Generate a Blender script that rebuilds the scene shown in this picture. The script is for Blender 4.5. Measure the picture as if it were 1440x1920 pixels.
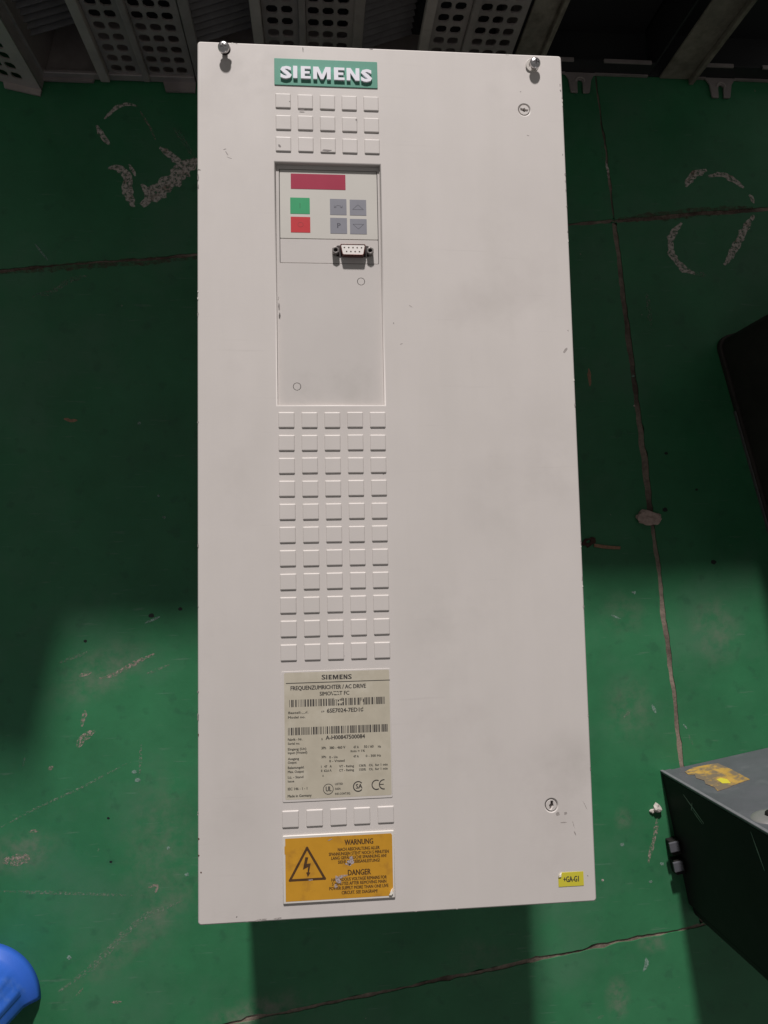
import bpy, bmesh, math, random
from mathutils import Matrix, Vector, Euler
random.seed(7)
S = bpy.context.scene
C = S.collection
for o in list(bpy.data.objects): bpy.data.objects.remove(o, do_unlink=True)

# ------------------------------------------------------------------ camera
CAM_ROT = Euler((0.08223, -0.08606, -0.0209), 'XYZ')
CAM_LOC = Vector((-0.05065, -0.07619, 0.85329))
FPX = 1388.2                                   # focal length in pixels of the 1440 x 1920 photograph
cd = bpy.data.cameras.new('camera')
cam = bpy.data.objects.new('camera', cd); C.objects.link(cam)
cam.location = CAM_LOC; cam.rotation_euler = CAM_ROT
cd.sensor_fit = 'VERTICAL'; cd.sensor_height = 24.0; cd.sensor_width = 18.0
cd.lens = FPX / 1920 * 24.0
cd.clip_start = 0.02; cd.clip_end = 60
S.camera = cam

# ------------------------------------------------------------------ light (indoor hall, one far hall lamp, one weak one, dim bounce)
w = bpy.data.worlds.new('World'); S.world = w; w.use_nodes = True
bg = w.node_tree.nodes['Background']
bg.inputs['Color'].default_value = (1.0, 0.98, 0.965, 1); bg.inputs['Strength'].default_value = 0.150

def lamp(name, loc, target, power, size, col):
    l = bpy.data.lights.new(name, 'AREA'); l.shape = 'DISK'; l.size = size; l.energy = power; l.color = col
    o = bpy.data.objects.new(name, l); C.objects.link(o); o.location = loc
    o.rotation_euler = (Vector(target) - Vector(loc)).to_track_quat('-Z', 'Y').to_euler()
    return o
lamp('hall_lamp', (-0.42, 7.0, 3.85), (0, 0, 0.2), 905, 0.42, (1.0, 0.955, 0.94))
lamp('far_hall_lamp', (1.9, -4.2, 1.65), (0, 0, 0.3), 5, 0.45, (1.0, 0.96, 0.94))

S.view_settings.view_transform = 'Standard'; S.view_settings.look = 'None'
S.view_settings.exposure = 0; S.view_settings.gamma = 1
S.view_settings.use_curve_mapping = False

# ------------------------------------------------------------------ measuring: where a sight line of the photograph meets a level z (metres)
_RM = CAM_ROT.to_matrix()
def at(u, v, z=0.0):
    d = _RM @ Vector(((u - 720) / FPX, -(v - 960) / FPX, -1.0))
    t = (z - CAM_LOC.z) / d.z
    return CAM_LOC + d * t
FZ = 0.350
def P(u, v, z=FZ):
    q = at(u, v, z); return (q.x * 1000, q.y * 1000)

# ------------------------------------------------------------------ materials
def mat(name, col, rough=0.5, metal=0.0, var=0.0, vscale=20.0, col2=None, c2lo=0.55, c2hi=0.75, c2scale=8.0, c2detail=6,
        bump=0.0, bscale=300.0, spec=0.5, rvar=0.0, specks=None, speck_scale=200, speck_t=0.7, stretch=(1, 1, 1)):
    m = bpy.data.materials.new(name); m.use_nodes = True
    nt = m.node_tree; N = nt.nodes; L = nt.links
    b = N['Principled BSDF']
    b.inputs['Roughness'].default_value = rough; b.inputs['Metallic'].default_value = metal
    b.inputs['Specular IOR Level'].default_value = spec
    b.inputs['Base Color'].default_value = (*col, 1)
    geo = N.new('ShaderNodeNewGeometry'); mp = N.new('ShaderNodeMapping'); mp.inputs['Scale'].default_value = stretch
    L.new(geo.outputs['Position'], mp.inputs['Vector'])
    def noise(scale, detail=5, rough=0.6, off=0.0):
        n = N.new('ShaderNodeTexNoise'); n.inputs['Scale'].default_value = scale; n.inputs['Detail'].default_value = detail
        n.inputs['Roughness'].default_value = rough
        if off:
            a = N.new('ShaderNodeVectorMath'); a.operation = 'ADD'; a.inputs[1].default_value = (off, off * 1.7, off * .3)
            L.new(mp.outputs[0], a.inputs[0]); L.new(a.outputs[0], n.inputs['Vector'])
        else: L.new(mp.outputs[0], n.inputs['Vector'])
        return n.outputs['Fac']
    def ramp(f, lo, hi, a=0.0, bb=1.0):
        r = N.new('ShaderNodeMapRange'); r.inputs['From Min'].default_value = lo; r.inputs['From Max'].default_value = hi
        r.inputs['To Min'].default_value = a; r.inputs['To Max'].default_value = bb; L.new(f, r.inputs['Value']); return r.outputs[0]
    def mix(f, a, bcol):
        x = N.new('ShaderNodeMix'); x.data_type = 'RGBA'
        if hasattr(f, 'links'): L.new(f, x.inputs['Factor'])
        else: x.inputs['Factor'].default_value = f
        for sock, val in ((x.inputs['A'], a), (x.inputs['B'], bcol)):
            if hasattr(val, 'links'): L.new(val, sock)
            else: sock.default_value = (*val, 1)
        return x.outputs['Result']
    cur = col
    if var:
        lo = tuple(c * (1 - var) for c in col); hi = tuple(min(1, c * (1 + var)) for c in col)
        cur = mix(ramp(noise(vscale, 8, .65), .3, .7), lo, hi)
    if col2: cur = mix(ramp(noise(c2scale, c2detail, .65, 3.1), c2lo, c2hi), cur, col2)
    if specks: cur = mix(ramp(noise(speck_scale, 3, .55, 9.7), speck_t, speck_t + .04), cur, specks)
    if hasattr(cur, 'links'): L.new(cur, b.inputs['Base Color'])
    if rvar: L.new(ramp(noise(vscale * 1.7, 5, .6, 5.3), .3, .7, rough - rvar, rough + rvar), b.inputs['Roughness'])
    if bump:
        bp = N.new('ShaderNodeBump'); bp.inputs['Strength'].default_value = bump; bp.inputs['Distance'].default_value = 0.0006
        L.new(noise(bscale, 4, .6, 2.2), bp.inputs['Height']); L.new(bp.outputs[0], b.inputs['Normal'])
    return m

def ragged(m, scale, lo, hi):
    """let a worn patch break up: noise-cut coverage"""
    nt = m.node_tree; N = nt.nodes; L = nt.links
    out = N['Material Output']; b = N['Principled BSDF']
    tr = N.new('ShaderNodeBsdfTransparent'); mx = N.new('ShaderNodeMixShader')
    g = N.new('ShaderNodeNewGeometry'); n = N.new('ShaderNodeTexNoise'); n.inputs['Scale'].default_value = scale; n.inputs['Detail'].default_value = 6
    n.inputs['Roughness'].default_value = .7
    r = N.new('ShaderNodeMapRange'); r.inputs['From Min'].default_value = lo; r.inputs['From Max'].default_value = hi
    L.new(g.outputs['Position'], n.inputs['Vector']); L.new(n.outputs['Fac'], r.inputs['Value']); L.new(r.outputs[0], mx.inputs['Fac'])
    L.new(tr.outputs[0], mx.inputs[1]); L.new(b.outputs[0], mx.inputs[2]); L.new(mx.outputs[0], out.inputs['Surface'])
    return m

M = {}
M['cover'] = mat('cream_cover_paint', (.596, .553, .524), .48, var=.035, vscale=9, col2=(.50, .455, .43), c2lo=.56, c2hi=.86, c2scale=7, bump=.05, bscale=900, spec=.35, rvar=.06, specks=(.40, .36, .33), speck_scale=420, speck_t=.80)
M['lid'] = mat('grey_lid_plastic', (.545, .508, .482), .42, var=.03, vscale=14, bump=.04, bscale=900, spec=.35, col2=(.47, .44, .41), c2lo=.58, c2hi=.8, c2scale=16)
M['keypad'] = mat('keypad_membrane', (.545, .520, .475), .45, var=.03, vscale=20, spec=.35, col2=(.47, .45, .40), c2lo=.6, c2hi=.8, c2scale=30)
M['gap'] = mat('dark_gap', (.10, .09, .085), .8)
M['steel'] = mat('chassis_steel', (.34, .33, .32), .45, metal=.55, var=.1, vscale=30, bump=.05)
M['logo_green'] = mat('logo_plate_teal', (.068, .270, .188), .38, var=.05, vscale=30)
M['logo_white'] = mat('logo_letter_white', (.78, .77, .83), .35)
M['logo_side'] = M['logo_white']
M['display'] = mat('display_maroon', (.355, .036, .072), .3, var=.06, vscale=40, spec=.5)
M['key_green'] = mat('key_green', (.028, .31, .125), .4, var=.05, vscale=60)
M['key_red'] = mat('key_red', (.50, .024, .032), .4, var=.06, vscale=60)
M['key_grey'] = mat('key_grey', (.215, .215, .245), .45, var=.05, vscale=60)
M['ink'] = mat('ink_dark', (.045, .040, .038), .55, var=.25, vscale=300)
M['ink_soft'] = mat('ink_faded', (.055, .050, .042), .6, var=.35, vscale=250)
M['ink_key'] = mat('ink_key', (.06, .06, .08), .6)
M['ink_keyr'] = mat('ink_key_red', (.33, .015, .02), .6)
M['ink_keyg'] = mat('ink_key_green', (.008, .11, .045), .6)
M['ink_brown'] = mat('ink_brown', (.075, .035, .012), .55, var=.3, vscale=300)
M['label'] = mat('label_film', (.485, .440, .350), .4, var=.07, vscale=60, col2=(.56, .515, .425), c2lo=.5, c2hi=.72, c2scale=45, spec=.4)
M['yellow'] = mat('warning_yellow', (.55, .275, .024), .42, var=.08, vscale=50, col2=(.40, .190, .026), c2lo=.55, c2hi=.75, c2scale=70, spec=.4)
M['plate_white'] = mat('plate_white', (.64, .60, .555), .45, var=.03)
M['tag_yellow'] = mat('tag_yellow', (.60, .53, .045), .4, var=.04)
M['paper_white'] = mat('paper_white', (.80, .76, .68), .5)
M['scrape'] = ragged(mat('scraped_plastic', (.47, .40, .40), .3, var=.2, vscale=400), 900, .36, .56)
M['scuff'] = mat('scuff_dark', (.22, .195, .185), .7, var=.2, vscale=500)
M['scuff_soft'] = ragged(mat('scuff_soft', (.40, .36, .34), .7), 900, .40, .60)
M['smudge'] = ragged(mat('smudge_grey', (.43, .39, .365), .6), 260, .46, .80)
M['chip_rust'] = mat('chip_rust', (.10, .05, .035), .8)
M['screw'] = mat('screw_zinc', (.62, .60, .60), .28, metal=1, var=.08, vscale=400, rvar=.05)
M['db_white'] = mat('socket_white', (.78, .73, .69), .45)
M['db_shell'] = mat('socket_shell_brown', (.15, .055, .045), .35, metal=.5, var=.2, vscale=300)
M['db_dark'] = mat('socket_dark', (.03, .018, .016), .5)
M['db_nut'] = mat('socket_nut_grey', (.22, .20, .19), .4, metal=.7)
M['zinc'] = mat('rack_zinc', (.30, .262, .248), .55, metal=.25, var=.16, vscale=35, col2=(.22, .195, .185), c2lo=.5, c2hi=.75, c2scale=22, bump=.1, bscale=250)
M['zinc_light'] = mat('rack_zinc_light', (.40, .352, .325), .55, metal=.25, var=.14, vscale=30, col2=(.27, .24, .22), c2lo=.55, c2hi=.8, c2scale=25, bump=.1, bscale=250)
M['rack_dark'] = mat('rack_shade_black', (.018, .018, .019), .7)  # black stands in for the darkness inside the racks
M['slat'] = mat('rack_slat', (.14, .135, .135), .5, metal=.3, var=.2, vscale=60)
M['rusty'] = mat('rack_post_grubby', (.23, .205, .165), .65, var=.3, vscale=40, col2=(.12, .10, .075), c2lo=.45, c2hi=.7, c2scale=45, bump=.15, bscale=300)
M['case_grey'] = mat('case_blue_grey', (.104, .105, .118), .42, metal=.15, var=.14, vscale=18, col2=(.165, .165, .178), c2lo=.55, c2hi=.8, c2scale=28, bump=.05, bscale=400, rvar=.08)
M['hem'] = mat('case_bare_edge', (.20, .20, .215), .45, metal=.2, var=.15, vscale=80)
M['case_black_and_shade2'] = mat('case_charcoal', (.050, .043, .038), .75, spec=.25, var=.3, vscale=25)
M['case_dark'] = mat('case_black_and_shade', (.012, .011, .010), .65, spec=.25, var=.3, vscale=30)  # also blackens the grey case's sides that stand in shade
M['blue'] = mat('stool_blue_plastic', (.028, .115, .52), .42, var=.07, vscale=20, col2=(.085, .18, .52), c2lo=.55, c2hi=.8, c2scale=30, bump=.06, bscale=300)
M['torn'] = mat('torn_sticker', (.42, .26, .055), .6, var=.2, vscale=90, col2=(.17, .13, .085), c2lo=.44, c2hi=.56, c2scale=65)
M['lump'] = mat('mortar_lump', (.44, .33, .285), .9, var=.25, vscale=220, bump=.6, bscale=500)
M['crumb'] = mat('plaster_crumb', (.50, .455, .41), .85, var=.12, vscale=300)
M['rust'] = mat('rusty_strip', (.30, .17, .105), .85, var=.3, vscale=300)
M['rust_dark'] = mat('rust_dark', (.060, .030, .022), .9, var=.35, vscale=300)
M['joint'] = mat('joint_mortar', (.235, .185, .145), .9, var=.3, vscale=150, col2=(.085, .062, .048), c2lo=.46, c2hi=.62, c2scale=13, bump=.8, bscale=500)
M['chip_pale'] = ragged(mat('bare_concrete_pale', (.46, .41, .365), .85, var=.28, vscale=260, col2=(.24, .16, .125), c2lo=.56, c2hi=.70, c2scale=90), 260, .36, .54)
M['chip_low'] = ragged(mat('bare_concrete_lit', (.30, .245, .205), .85, var=.3, vscale=260), 330, .44, .60)
M['chip_thin'] = ragged(mat('scuffed_paint', (.20, .25, .185), .85, var=.25, vscale=260), 380, .47, .68)
M['chip_blue'] = ragged(mat('pale_blue_chip', (.19, .29, .235), .7, var=.2, vscale=300), 500, .36, .56)
M['rust_dull'] = ragged(mat('rust_stain', (.12, .075, .055), .9, var=.3, vscale=120), 160, .38, .78)
M['stain'] = ragged(mat('grey_stain', (.16, .17, .15), .8, var=.2, vscale=80), 150, .40, .62)
M['dot_dark'] = mat('dot_black', (.006, .010, .008), .5)

def soft_spots(m, spots, nscale):
    # grime with soft borders: (x, y, rx, ry, turn, amount, colour) in metres on the level face
    nt = m.node_tree; N = nt.nodes; L = nt.links; b = N['Principled BSDF']
    cur = b.inputs['Base Color'].links[0].from_socket
    g = N.new('ShaderNodeNewGeometry'); n = N.new('ShaderNodeTexNoise'); n.inputs['Scale'].default_value = nscale; n.inputs['Detail'].default_value = 7; n.inputs['Roughness'].default_value = .65
    L.new(g.outputs['Position'], n.inputs['Vector'])
    r = N.new('ShaderNodeMapRange'); r.inputs['From Min'].default_value = .38; r.inputs['From Max'].default_value = .68; L.new(n.outputs['Fac'], r.inputs['Value'])
    for x, y, rx, ry, turn, k, col in spots:
        a = N.new('ShaderNodeVectorMath'); a.operation = 'SUBTRACT'; a.inputs[1].default_value = (x, y, 0); L.new(g.outputs['Position'], a.inputs[0])
        mp = N.new('ShaderNodeMapping'); mp.vector_type = 'TEXTURE'; mp.inputs['Rotation'].default_value = (0, 0, turn); mp.inputs['Scale'].default_value = (rx, ry, 1e6); L.new(a.outputs[0], mp.inputs['Vector'])
        ln = N.new('ShaderNodeVectorMath'); ln.operation = 'LENGTH'; L.new(mp.outputs[0], ln.inputs[0])
        f = N.new('ShaderNodeMapRange'); f.interpolation_type = 'SMOOTHSTEP'; f.inputs['From Min'].default_value = 1.0; f.inputs['From Max'].default_value = .15; f.inputs['To Max'].default_value = k; L.new(ln.outputs['Value'], f.inputs['Value'])
        mu = N.new('ShaderNodeMath'); mu.operation = 'MULTIPLY'; L.new(f.outputs[0], mu.inputs[0]); L.new(r.outputs[0], mu.inputs[1])
        mx = N.new('ShaderNodeMix'); mx.data_type = 'RGBA'; L.new(mu.outputs[0], mx.inputs['Factor']); L.new(cur, mx.inputs['A']); mx.inputs['B'].default_value = (*col, 1); cur = mx.outputs['Result']
    L.new(cur, b.inputs['Base Color'])
GR = (.40, .37, .345)
def fs(u, v, a, b2, rt, k=.5, col=GR):
    x, y = P(u, v); return (x * .001, y * .001, a / 2300, b2 / 2300, math.radians(rt), k * .6, col)
soft_spots(M['cover'], [fs(*q) for q in ((440, 150, 110, 50, 30), (505, 150, 70, 90, 0, .7), (425, 120, 50, 36, 20), (950, 140, 90, 40, 40), (1040, 1440, 90, 80, 60, .6), (1090, 1470, 40, 90, 0, .5), (850, 1140, 130, 70, 20, .45),
    (930, 950, 90, 150, 20, .4), (830, 1240, 80, 90, 0, .35), (460, 320, 90, 60, 0, .3), (450, 900, 60, 170, 0, .3), (1030, 860, 80, 120, 10, .45), (440, 1500, 60, 120, 0, .35), (920, 560, 130, 50, 20, .3), (613, 230, 110, 60, 0, .5), (620, 1700, 150, 20, 0, .4))], 28)
def streaks(m, sc, lo, hi, k, col, turn=0.0):
    nt = m.node_tree; N = nt.nodes; L = nt.links; b = N['Principled BSDF']; cur = b.inputs['Base Color'].links[0].from_socket
    g = N.new('ShaderNodeNewGeometry'); mp = N.new('ShaderNodeMapping'); mp.inputs['Scale'].default_value = sc; mp.inputs['Rotation'].default_value = (0, 0, turn); L.new(g.outputs['Position'], mp.inputs['Vector'])
    n = N.new('ShaderNodeTexNoise'); n.inputs['Scale'].default_value = 1.0; n.inputs['Detail'].default_value = 6; n.inputs['Roughness'].default_value = .6; L.new(mp.outputs[0], n.inputs['Vector'])
    r = N.new('ShaderNodeMapRange'); r.inputs['From Min'].default_value = lo; r.inputs['From Max'].default_value = hi; r.inputs['To Max'].default_value = k; L.new(n.outputs['Fac'], r.inputs['Value'])
    x = N.new('ShaderNodeMix'); x.data_type = 'RGBA'; L.new(r.outputs[0], x.inputs['Factor']); L.new(cur, x.inputs['A']); x.inputs['B'].default_value = (*col, 1); L.new(x.outputs['Result'], b.inputs['Base Color'])
streaks(M['cover'], (42, 5, 1), .42, .75, .22, (.50, .47, .43))
streaks(M['cover'], (9, 230, 1), .66, .76, .30, (.44, .40, .38), .9)
streaks(M['cover'], (260, 12, 1), .68, .78, .25, (.45, .41, .39), .25)

# the green floor paint: greyer rubbed areas, fine scratches, pin-holes
def floor_mat():
    m = mat('green_floor_paint', (.029, .157, .066), .46, var=.16, vscale=11, col2=(.056, .163, .088), c2lo=.50, c2hi=.74, c2scale=6.5, bump=.14, bscale=160, spec=.4, rvar=.12, specks=(.20, .21, .165), speck_scale=130, speck_t=.76)
    nt = m.node_tree; N = nt.nodes; L = nt.links; b = N['Principled BSDF']
    src = b.inputs['Base Color'].links[0].from_socket
    g = N.new('ShaderNodeNewGeometry')
    cur = src
    for ang, sc, lo, hi, colr, k in ((.45, (22, 300, 1), .67, .75, (.12, .22, .155), .35), (-1.2, (26, 240, 1), .66, .74, (.13, .20, .145), .35), (0.1, (1, 1, 1), .60, .70, (.020, .085, .044), .35)):
        mp = N.new('ShaderNodeMapping'); mp.inputs['Rotation'].default_value = (0, 0, ang); mp.inputs['Scale'].default_value = sc
        L.new(g.outputs['Position'], mp.inputs['Vector'])
        n = N.new('ShaderNodeTexNoise'); n.inputs['Scale'].default_value = 1.0 if sc[1] > 2 else 55; n.inputs['Detail'].default_value = 4
        L.new(mp.outputs[0], n.inputs['Vector'])
        r = N.new('ShaderNodeMapRange'); r.inputs['From Min'].default_value = lo; r.inputs['From Max'].default_value = hi; r.inputs['To Max'].default_value = k
        L.new(n.outputs['Fac'], r.inputs['Value'])
        x = N.new('ShaderNodeMix'); x.data_type = 'RGBA'; L.new(r.outputs[0], x.inputs['Factor']); L.new(cur, x.inputs['A']); x.inputs['B'].default_value = (*colr, 1)
        cur = x.outputs['Result']
    L.new(cur, b.inputs['Base Color'])
    return m
M['floor'] = floor_mat()
def ff(u, v, a, b2, rt, k, col=(.17, .175, .14)):
    q = at(u, v); return (q.x, q.y, a / 1627, b2 / 1627, math.radians(rt), k, col)
soft_spots(M['floor'], [ff(*q) for q in ((1158, 1872, 30, 50, 0, .95), (1168, 1535, 22, 28, 0, .7), (1225, 1768, 40, 25, 0, .6), (470, 1905, 140, 40, 15, .8), (190, 1260, 130, 60, 25, .55), (1340, 1180, 70, 90, 0, .5), (300, 1600, 90, 200, 0, .4),
    (40, 1600, 90, 50, 10, .6), (250, 1760, 200, 40, 38, .45), (1180, 1330, 70, 90, 0, .4), (1170, 1150, 60, 60, 0, .35), (900, 1800, 90, 60, 0, .3))], 60)

# ------------------------------------------------------------------ building helpers
def link(name, me, m, parent=None):
    o = bpy.data.objects.new(name, me); C.objects.link(o)
    if m is not None:
        me.materials.clear()
        for x in (m if isinstance(m, (list, tuple)) else [m]): me.materials.append(x)
    if parent is not None: o.parent = parent
    return o
def tag(o, label, cat, group=None):
    o['label'] = label; o['category'] = cat
    if group: o['group'] = group
    return o
def thing(name, label, cat, loc=(0, 0, 0), rz=0.0, group=None):
    o = bpy.data.objects.new(name, None); C.objects.link(o); o.empty_display_size = .05
    o.location = loc; o.rotation_euler = (0, 0, rz)
    return tag(o, label, cat, group)
def curve_mesh(loops, half, bev):
    cu = bpy.data.curves.new('tmp', 'CURVE'); cu.dimensions = '2D'; cu.fill_mode = 'BOTH'
    cu.extrude = max(half - bev, 0.0); cu.bevel_depth = bev; cu.bevel_resolution = 1; cu.offset = -bev
    for lp in loops:
        sp = cu.splines.new('POLY'); sp.points.add(len(lp) - 1); sp.use_cyclic_u = True
        for p, (x, y) in zip(sp.points, lp): p.co = (x, y, 0, 1)
    o = bpy.data.objects.new('tmp', cu); C.objects.link(o)
    dg = bpy.context.evaluated_depsgraph_get()
    me = bpy.data.meshes.new_from_object(o.evaluated_get(dg))
    bpy.data.objects.remove(o); bpy.data.curves.remove(cu)
    return me
MM = Matrix.Scale(.001, 4)
UP = Matrix(((1, 0, 0, 0), (0, 0, 1, 0), (0, 1, 0, 0), (0, 0, 0, 1)))     # sheet upright: (x, y) -> (x, z), thickness along y
def extr(name, loops, z0, z1, m, parent=None, bev=0.0, mtx=None):
    """flat sheet, loops in mm (first outer, others holes), from z0 to z1 mm"""
    me = curve_mesh(loops, (z1 - z0) / 2, bev)
    me.transform(Matrix.Translation((0, 0, (z0 + z1) / 2)))
    if mtx is not None: me.transform(mtx)
    me.transform(MM)
    if mtx is not None and mtx.determinant() < 0: me.flip_normals()
    return link(name, me, m, parent)
def rect(x0, y0, x1, y1, r=0.0, n=4):
    if x0 > x1: x0, x1 = x1, x0
    if y0 > y1: y0, y1 = y1, y0
    if r <= 0: return [(x0, y0), (x1, y0), (x1, y1), (x0, y1)]
    pts = []
    for cx, cy, a in ((x1 - r, y0 + r, -90), (x1 - r, y1 - r, 0), (x0 + r, y1 - r, 90), (x0 + r, y0 + r, 180)):
        for k in range(n + 1):
            t = math.radians(a + 90 * k / n); pts.append((cx + r * math.cos(t), cy + r * math.sin(t)))
    return pts
def circ(cx, cy, r, n=20): return [(cx + r * math.cos(2 * math.pi * k / n), cy + r * math.sin(2 * math.pi * k / n)) for k in range(n)]
def blob(cx, cy, rx, ry, n=14, j=.3, rot=0.0):
    pts = []
    for k in range(n):
        t = 2 * math.pi * k / n; s = 1 + random.uniform(-j, j); x = rx * s * math.cos(t); y = ry * s * math.sin(t)
        pts.append((cx + x * math.cos(rot) - y * math.sin(rot), cy + x * math.sin(rot) + y * math.cos(rot)))
    return pts
def box(name, x0, y0, z0, x1, y1, z1, m, parent=None, bev=0.0, seg=2):
    bm = bmesh.new(); bmesh.ops.create_cube(bm, size=1)
    for v in bm.verts: v.co = Vector(((x0 + x1) / 2 + v.co.x * (x1 - x0), (y0 + y1) / 2 + v.co.y * (y1 - y0), (z0 + z1) / 2 + v.co.z * (z1 - z0))) * .001
    if bev: bmesh.ops.bevel(bm, geom=bm.edges[:], offset=bev * .001, segments=seg, affect='EDGES', profile=.6)
    me = bpy.data.meshes.new(name); bm.to_mesh(me); bm.free()
    return link(name, me, m, parent)
def lathe(name, prof, m, parent=None, n=24, loc=(0, 0, 0), smooth=True):
    bm = bmesh.new(); rings = []
    for r, z in prof:
        if r < 1e-6: rings.append([bm.verts.new((loc[0] * .001, loc[1] * .001, (loc[2] + z) * .001))])
        else: rings.append([bm.verts.new(((loc[0] + r * math.cos(2 * math.pi * k / n)) * .001, (loc[1] + r * math.sin(2 * math.pi * k / n)) * .001, (loc[2] + z) * .001)) for k in range(n)])
    for a, b in zip(rings, rings[1:]):
        for k in range(n):
            k2 = (k + 1) % n
            if len(a) == 1 and len(b) == 1: continue
            if len(a) == 1: bm.faces.new((a[0], b[k], b[k2]))
            elif len(b) == 1: bm.faces.new((a[k], a[k2], b[0]))
            else: bm.faces.new((a[k], a[k2], b[k2], b[k]))
    bmesh.ops.recalc_face_normals(bm, faces=bm.faces)
    me = bpy.data.meshes.new(name); bm.to_mesh(me); bm.free()
    if smooth:
        for f in me.polygons: f.use_smooth = True
    return link(name, me, m, parent)
def copy_tree(o, parent=None):
    c = o.copy(); C.objects.link(c); c.parent = parent
    for ch in o.children: copy_tree(ch, c)
    return c

# lettering
def text_mesh(s, off=0.0, half=0.0):
    cu = bpy.data.curves.new('t', 'FONT'); cu.body = s; cu.size = 10; cu.resolution_u = 2; cu.offset = off; cu.extrude = half
    o = bpy.data.objects.new('t', cu); C.objects.link(o)
    me = bpy.data.meshes.new_from_object(o.evaluated_get(bpy.context.evaluated_depsgraph_get()))
    bpy.data.objects.remove(o); bpy.data.curves.remove(cu)
    return me
def bounds(me):
    xs = [v.co.x for v in me.vertices]; ys = [v.co.y for v in me.vertices]; return min(xs), max(xs), min(ys), max(ys)
_h = text_mesh('H'); CAP = bounds(_h)[3]
def put_text(s, x0, y, x1, cap, z, m, parent, off=0.0, th=.05, name='printed_text', sheary=0.0):
    solid = th > .2
    me = text_mesh(s, off if solid else 0.0, .5 if solid else 0.0); bx = bounds(me)
    sx = (x1 - x0) / (bx[1] - bx[0]); sy = cap / (CAP + (2 * off if solid else 0))
    for v in me.vertices:
        v.co = Vector((x0 + (v.co.x - bx[0]) * sx, y + v.co.y * sy, z + v.co.z * 2 * th / 2 + th / 2)) * .001
    if not solid:                       # heavier strokes: the same print struck again a hair aside
        b = bmesh.new(); b.from_mesh(me); base = b.faces[:]
        for dx, dy, dz in ((.085, .0, .004), (.042, .035, .008)):
            g_ = bmesh.ops.duplicate(b, geom=base)
            bmesh.ops.translate(b, verts=[e for e in g_['geom'] if isinstance(e, bmesh.types.BMVert)], vec=Vector((dx * cap, dy * cap, dz)) * .001)
        b.to_mesh(me); b.free()
    return link(name, me, m, parent)

BLOCK = {'I': [(0, 0), (1, 0), (1, 1), (0, 1)],
         'E': [(0, 0), (1, 0), (1, .2), (.40, .2), (.40, .41), (.90, .41), (.90, .60), (.40, .60), (.40, .8), (1, .8), (1, 1), (0, 1)],
         'M': [(0, 0), (.22, 0), (.22, .62), (.42, 0), (.58, 0), (.78, .62), (.78, 0), (1, 0), (1, 1), (.70, 1), (.50, .36), (.30, 1), (0, 1)],
         'N': [(0, 0), (.29, 0), (.29, .60), (.68, 0), (1, 0), (1, 1), (.71, 1), (.71, .40), (.32, 1), (0, 1)]}
def block(ch, x0, y0, x1, y1, z0, z1, m, parent, name):
    if ch in BLOCK: return extr(name, [[(x0 + a * (x1 - x0), y0 + b * (y1 - y0)) for a, b in BLOCK[ch]]], z0, z1, m, parent)
    return put_text(ch, x0, y0, x1, y1 - y0, z0, m, parent, off=.42, th=z1 - z0, name=name)

# ================================================================== FLOOR
floor = link('floor', bpy.data.meshes.new('floor'), M['joint'])
bm = bmesh.new()
vs = [bm.verts.new(p) for p in ((-4, -4, -.0012), (4, -4, -.0012), (4, 4, -.0012), (-4, 4, -.0012))]; bm.faces.new(vs); bm.to_mesh(floor.data); bm.free()
floor['kind'] = 'structure'
V = lambda y: 0.317 - .0775 * (y - .353)
H1 = lambda x: .349 + .1015 * (x - .317)
H2 = lambda x: -.497 + .133 * (x - .317)
def meet(Hf):
    y = 0.0
    for _ in range(30): y = Hf(V(y))
    return V(y), y
def run(p, q, gap, seedv):
    """edge from p to q moved off the joint line by gap, with a broken edge where it is near the camera"""
    rnd = random.Random(seedv); p = Vector(p); q = Vector(q); d = q - p; n = Vector((-d.y, d.x)).normalized(); out = []
    L = d.length; k = max(2, int(L / .006)); j = 0.0
    for i in range(k + 1):
        c = p + d * (i / k)
        if abs(c.x) > 1.0 or abs(c.y) > 1.0:
            if i not in (0, k): continue
        j = .75 * j + rnd.uniform(-.0008, .0008)
        if rnd.random() < .03: j += .002 * rnd.random()
        out.append(tuple(c + n * (gap + j)))
    return out
BIG = 3.9
x1, y1 = meet(H1); x2, y2 = meet(H2)
corner = {'a': (x1, y1), 'b': (x2, y2)}
gV, gV2, g1, g2 = .0009, .0031, .0015, .0018
def slab(i, pts):
    me = bpy.data.meshes.new('floor_slab'); b = bmesh.new()
    top = [b.verts.new((x, y, 0)) for x, y in pts]; low = [b.verts.new((x, y, -.0034)) for x, y in pts]
    f = b.faces.new(top)
    if f.normal.z < 0: f.normal_flip()
    n = len(pts)
    for k in range(n): b.faces.new((top[k], top[(k + 1) % n], low[(k + 1) % n], low[k]))
    bmesh.ops.triangulate(b, faces=[f])
    bmesh.ops.recalc_face_normals(b, faces=b.faces)
    b.to_mesh(me); b.free()
    return link('floor_slab', me, M['floor'], floor)
vt = (V(BIG), BIG); vb = (V(-BIG), -BIG)
a, b_ = corner['a'], corner['b']
l1, r1 = (-BIG, H1(-BIG)), (BIG, H1(BIG)); l2, r2 = (-BIG, H2(-BIG)), (BIG, H2(BIG))
# walk counter-clockwise, inside is to the left: positive gap moves inwards
slab(0, [(-BIG, BIG)] + run(l1, a, g1, 1) + run(a, vt, gV, 2))
slab(1, run(vt, a, gV, 3) + run(a, r1, g1 * 1.6, 4) + [(BIG, BIG)])
slab(2, run(a, l1, g1, 5) + run(l2, b_, g2, 6) + run(b_, a, gV2, 7))
slab(3, run(r1, a, g1 * 1.3, 8) + run(a, b_, gV2, 9) + run(b_, r2, g2, 10))
slab(4, run(r2, l2, g2, 11) + [(-BIG, -BIG), (BIG, -BIG)])

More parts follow.
